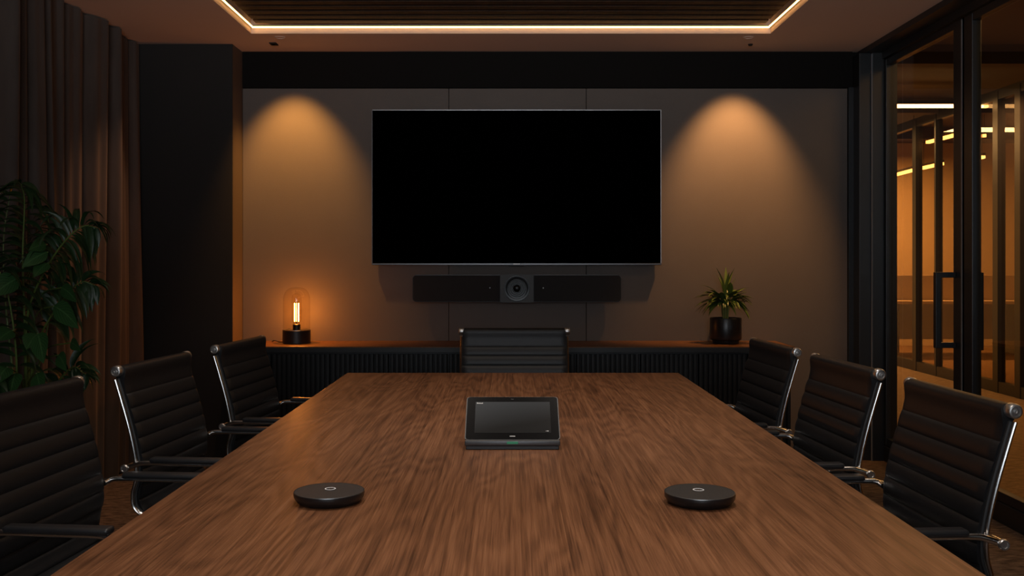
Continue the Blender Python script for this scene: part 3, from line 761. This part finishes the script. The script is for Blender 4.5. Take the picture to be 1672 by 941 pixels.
# ------------------------------------------------------------------ chairs
KZ = .92
def chair(W, name='office_chair'):
    """local: forward +Y; origin on floor, roll axis at y=-.33, z=KZ"""
    r = empty(name)
    side = [(-.335, KZ+.016), (-.328, KZ-.006), (-.305, .84), (-.277, .745), (-.258, .665), (-.25, .61), (-.252, .56), (-.262, .52), (-.258, .475), (-.225, .445), (-.17, .435), (0, .435), (.14, .45), (.20, .447), (.235, .425), (.245, .395)]
    S = smooth_pts([(0, a, b_) for a, b_ in side], 12)
    # arc-length resample
    al = [0]
    for a, b_ in zip(S, S[1:]): al.append(al[-1]+(b_-a).length)
    tot = al[-1]
    def pos(s):
        s = max(0, min(tot-1e-6, s)); lo = 0
        for i in range(len(al)-1):
            if al[i+1] >= s: lo = i; break
        f = (s-al[lo])/(al[lo+1]-al[lo]); return S[lo].lerp(S[lo+1], f)
    def nrm(s):
        t = (pos(s+.004)-pos(s-.004)).normalized(); n = Vector((0, -t.z, t.y))   # toward the sitter
        return n
    first = .098; pitch = .0505
    hw = W/2-.013
    def sling(s0, s1, top, nm):
        bm = B(); ns = int((s1-s0)/.0042); nx = 26
        rowsF, rowsB = [], []
        for i in range(ns+1):
            s = s0+(s1-s0)*i/ns; c_ = pos(s); n = nrm(s)
            if s < first: ph = s/first; puff = .0085*(max(0, math.sin(PI*min(1, ph*.5+.5)))**.36); 
            else: ph = ((s-first) % pitch)/pitch; puff = .0085*(max(0, math.sin(PI*ph))**.36)
            if s >= first: th = .0045+puff
            else: th = .0045+puff
            th0 = th
            rollb = .0125*math.exp(-((s-.020)/.030)**2)
            F_, B_ = [], []
            for j in range(nx+1):
                u = -1+2*j/nx; u = math.copysign(abs(u)**.75, u); x = u*(hw-(.009*(1-max(0, (s-s0)/.06))**2 if top and s-s0 < .06 else 0))
                ed = (1-abs(u)**14)
                edge = max(.0, min(1, (hw-abs(x))/.014)); k_ = .45+.55*math.sqrt(edge)
                end = 1
                e0 = (s-s0)/.022 if top else 1
                if e0 < 1: end = math.sqrt(max(0, 1-(1-e0)**2))
                F_.append(bm.verts.new(Vector((x, c_.y, c_.z))+n*((th0*k_+rollb)*end)))
                B_.append(bm.verts.new(Vector((x, c_.y, c_.z))-n*((.0045+puff*.6)*k_+rollb)*end))
            rowsF.append(F_); rowsB.append(B_)
        for i in range(ns):
            for j in range(nx):
                bm.faces.new((rowsF[i][j], rowsF[i][j+1], rowsF[i+1][j+1], rowsF[i+1][j]))
                bm.faces.new((rowsB[i][j], rowsB[i][j+1], rowsB[i+1][j+1], rowsB[i+1][j]))
            for j in (0, nx): bm.faces.new((rowsF[i][j], rowsF[i+1][j], rowsB[i+1][j], rowsB[i][j]))
        for i in (0, ns):
            for j in range(nx): bm.faces.new((rowsF[i][j], rowsF[i][j+1], rowsB[i][j+1], rowsB[i][j]))
        return link(nm, bm, M['leather'], r, True)
    # split at the bend (s where z ~ .46)
    ssp = next(al[i] for i in range(len(S)) if S[i].z < .462 and S[i].y > -.262)
    nsm = round((ssp-first)/pitch); ssp = first+nsm*pitch
    # top starts slightly above the axis
    S0 = -.0
    sling(S0, ssp, True, 'backrest'); sling(ssp+.0005, tot-.01, False, 'seat')
    for s_ in (-1, 1):
        xs_ = s_*(W/2-.012)
        rail = [pos(tot*i/90) for i in range(91)]
        bm = B(); tube(bm, [(xs_, p.y-.015, p.z) for p in rail[4:]], 0, 12, flat=(.0080, .0115), up=None if False else (0, 0, 0) if False else None)
        link('side_rail', bm, M['chrome'], r, True)
        bm = B(); tube(bm, [(xs_-s_*.001, p.y-.006, p.z) for p in rail[4:-2]], 0, 8, flat=(.0055, .006)); link('rail_channel', bm, M['thread'], r, True)
        # end cap with ring and recessed centre
        ax = 'X' if s_ > 0 else '-X'
        bm = B(); lathe(bm, [(0, -.012), (.0165, -.012), (.0185, -.009), (.0185, .012), (.0165, .016), (.013, .017), (.0115, .0145), (.0075, .0145), (.0065, .0165), (.004, .017), (.003, .014), (0, .014)], 32, (s_*(W/2-.010), -.332, KZ), ax)
        link('end_cap', bm, M['cap'], r, True)
        # arm
        ar = empty('armrest', (0, 0, 0)); ar.parent = r
        xa = s_*(W/2+.022); ya = -.25; za = .622
        bm = B()
        tube(bm, smooth_pts([(xa, ya-.035, za-.014), (xa, ya+.0, za-.002), (xa, ya+.04, za+.004), (xa, ya+.2, za+.004), (xa, ya+.30, za), (xa, ya+.345, za-.03), (xa, ya+.345, za-.10), (xa-s_*.012, ya+.31, za-.165), (xa-s_*.03, ya+.27, za-.18)], 7), .0085, 12)
        tube(bm, [(xa-s_*.04, ya-.037, za-.014), (xa+s_*.006, ya-.037, za-.014)], .0105, 16)
        tube(bm, [(xs_, ya+.004, za-.004), (xa, ya+.004, za-.002)], .008, 12)
        fr = link('arm_frame', bm, M['chrome'], ar, True)
        bm = B(); lathe(bm, [(0, 0), (.0125, 0), (.0135, .002), (.0135, .008), (.0115, .011), (.008, .011), (.007, .009), (0, .009)], 28, (xa+s_*.004, ya-.037, za-.014), ax); link('arm_bolt', bm, M['cap'], ar, True)
        bm = B(); box(bm, xa-.020, xa+.020, ya+.050, ya+.315, za+.006, za+.024, bev=.0075, seg=3); link('arm_pad', bm, M['pad'], ar, True)
    # under seat
    for yy in (-.16, .12):
        bm = B(); tube(bm, [(-W/2+.016, yy, .420), (W/2-.016, yy, .420)], 0, 10, flat=(.009, .012)); link('cross_bar', bm, M['chrome'], r, True)
    bm = B(); tube(bm, [(-W/2+.016, -.30, .80), (W/2-.016, -.30, .80)], .006, 10); link('cross_bar', bm, M['chrome'], r, True)
    bm = B(); box(bm, -.09, .09, -.18, .14, .372, .41, bev=.01); link('tilt_mechanism', bm, M['plastic'], r, True)
    bm = B(); lathe(bm, [(0, .09), (.032, .09), (.032, .13), (.026, .14), (.026, .26), (.016, .262), (.016, .372), (0, .372)], 28, (0, -.02, 0)); link('column', bm, M['chrome_dark'], r, True)
    for k in range(5):
        a = 2*PI*k/5+.3; dx, dy = math.cos(a), math.sin(a)
        bm = B(); tube(bm, [(dx*.02, -.02+dy*.02, .115), (dx*.15, -.02+dy*.15, .10), (dx*.28, -.02+dy*.28, .075)], [.020, .016, .012], 12); link('leg', bm, M['chrome'], r, True)
        bm = B(); cxx, cyy = dx*.285, -.02+dy*.285
        lathe(bm, [(0, -.02), (.026, -.02), (.030, -.014), (.030, .014), (.026, .02), (0, .02)], 24, (cxx, cyy, .030), 'X'); tube(bm, [(cxx, cyy, .035), (cxx, cyy, .08)], .008, 8)
        link('caster', bm, M['plastic'], r, True)
    return r
def copy_tree(o, parent=None):
    c_ = o.copy(); COL.objects.link(c_)
    if parent: c_.parent = parent; c_.matrix_parent_inverse = o.matrix_parent_inverse.copy()
    for ch in list(o.children): copy_tree(ch, c_)
    return c_
def place(o, knobmid, rz):
    """put the roll-axis midpoint at world knobmid (x,y)"""
    off = Matrix.Rotation(rz, 3, 'Z') @ Vector((0, -.33, 0))
    o.location = (knobmid[0]-off.x, knobmid[1]-off.y, 0); o.rotation_euler = (0, 0, rz)
CW = .55
proto = chair(CW)
specs = [
    # near knob (x, y), side, twist, label
    ((1.214, 2.361), 1, math.radians(3.0), 'black ribbed leather armchair nearest the camera on the right side of the table'),
    ((1.180, 3.130), 1, math.radians(4.0), 'middle black ribbed leather armchair on the right side of the table'),
    ((1.138, 3.890), 1, math.radians(4.0), 'farthest black ribbed leather armchair on the right side, in front of the credenza end'),
    ((-1.345, 2.400), -1, math.radians(-5.0), 'black ribbed leather armchair nearest the camera on the left side, partly cut off'),
    ((-1.293, 3.218), -1, math.radians(-5.5), 'middle black ribbed leather armchair on the left side of the table'),
    ((-1.214, 4.030), -1, math.radians(-6.0), 'farthest black ribbed leather armchair on the left side, near the dark pier'),
]
first_used = False
for (k, sd, tw, lab) in specs:
    o = copy_tree(proto) if first_used else proto
    first_used = True
    rz = sd*PI/2+tw
    # axis direction away from camera
    ax = Vector((math.cos(rz), math.sin(rz), 0))*(1 if sd > 0 else -1)
    mid = Vector((k[0], k[1], 0))+ax*(CW/2)
    place(o, (mid.x, mid.y), rz)
    tag(o, lab, 'chair', 'black ribbed armchairs along the table sides')
hc = chair(.562); place(hc, (.022, 5.09), PI)
tag(hc, 'black ribbed leather armchair at the far head of the table facing the camera', 'chair')

# ------------------------------------------------------------------ lights
def lamp(name, kind, loc, energy, col, rot=(0, 0, 0), **kw):
    l = bpy.data.lights.new(name, kind); l.energy = energy; l.color = col
    for k, v in kw.items(): setattr(l, k, v)
    o = bpy.data.objects.new(name, l); COL.objects.link(o); o.location = loc; o.rotation_euler = rot; return o
WARM = (1.0, .53, .20)
for x, e, c in ((-1.415, 92, (1.0, .44, .10)), (1.467, 112, (1.0, .47, .16))):
    lamp('wall_spot', 'SPOT', (x, DW-.42, CH-.014), e, c, rot=(math.radians(25), 0, 0), spot_size=math.radians(67), spot_blend=.8, shadow_soft_size=.03)
lamp('filament_glow', 'POINT', (lx, ly, CT+.20), 8.0, (1.0, .29, .035), shadow_soft_size=.02)
for y in (1.0, 2.4, 3.8):
    for x in (-.45, .47):
        lamp('table_downlight', 'SPOT', (x, y, 2.62), 46, (1.0, .86, .74), spot_size=math.radians(88), spot_blend=.9, shadow_soft_size=.12)
lamp('room_end_fill', 'AREA', (0, -1.7, 1.8), 19, (.84, .92, 1.0), rot=(math.radians(98), 0, 0), shape='RECTANGLE', size=2.0, size_y=1.2, spread=math.radians(110))  # added fill behind the camera for the chairs, stands for no fixture
lamp('room_end_fill', 'AREA', (0, -1.6, 1.9), 42, (.95, .93, .92), rot=(math.radians(124), 0, 0), shape='RECTANGLE', size=2.0, size_y=.8, spread=math.radians(76))  # second added fill, tilted up to brighten the ceiling
def aimed(name, loc, tgt, e, c, ang, blend=1.0, r=.05):
    o = lamp(name, 'SPOT', loc, e, c, spot_size=math.radians(ang), spot_blend=blend, shadow_soft_size=r)
    o.rotation_euler = (Vector(tgt)-Vector(loc)).to_track_quat('-Z', 'Y').to_euler(); return o
aimed('curtain_fill_spot', (-1.72, 6.05, 2.60), (-2.36, 5.35, .9), 42, (1.0, .50, .26), 58)  # added unseen spot, grazes the curtain folds from the pier side
aimed('aisle_fill_spot', (-1.7, 4.9, 2.62), (-1.95, 5.4, 0), 26, (1.0, .62, .34), 40)  # added unseen spot, warms the carpet beside the curtain
aimed('aisle_fill_spot', (1.95, 2.9, 2.62), (1.95, 3.0, 0), 26, (1.0, .80, .62), 60)  # added unseen spot to lift the carpet on the right
aimed('aisle_fill_spot', (1.95, 4.9, 2.62), (1.95, 5.0, 0), 16, (1.0, .72, .48), 60)  # likewise added, farther along the right aisle
for p, e in (((3.7, 8.2, 2.9), 30), ((3.6, 12.0, 2.9), 75), ((5.2, 13.7, 2.9), 150), ((6.8, 9.0, 2.9), 18), ((3.6, 5.0, 2.9), 20)):
    lamp('office_downlight', 'AREA', p, e, (1.0, .63, .28), shape='RECTANGLE', size=1.2, size_y=.4)
w = bpy.data.worlds.new('world'); scn.world = w; w.use_nodes = True
w.node_tree.nodes['Background'].inputs[0].default_value = (.05, .045, .045, 1); w.node_tree.nodes['Background'].inputs[1].default_value = .25

# ------------------------------------------------------------------ camera
cd = bpy.data.cameras.new('camera'); cam = bpy.data.objects.new('camera', cd); COL.objects.link(cam)
cam.location = (0, 0, CAMZ); cam.rotation_euler = (PI/2, 0, 0)
cd.sensor_width = 36; cd.lens = 36*F/1672; cd.shift_y = -(470.5-428)/1672; cd.shift_x = 3/1672
cd.clip_start = .05
scn.camera = cam
scn.view_settings.view_transform = 'Standard'; scn.view_settings.look = 'None'; scn.view_settings.exposure = 0
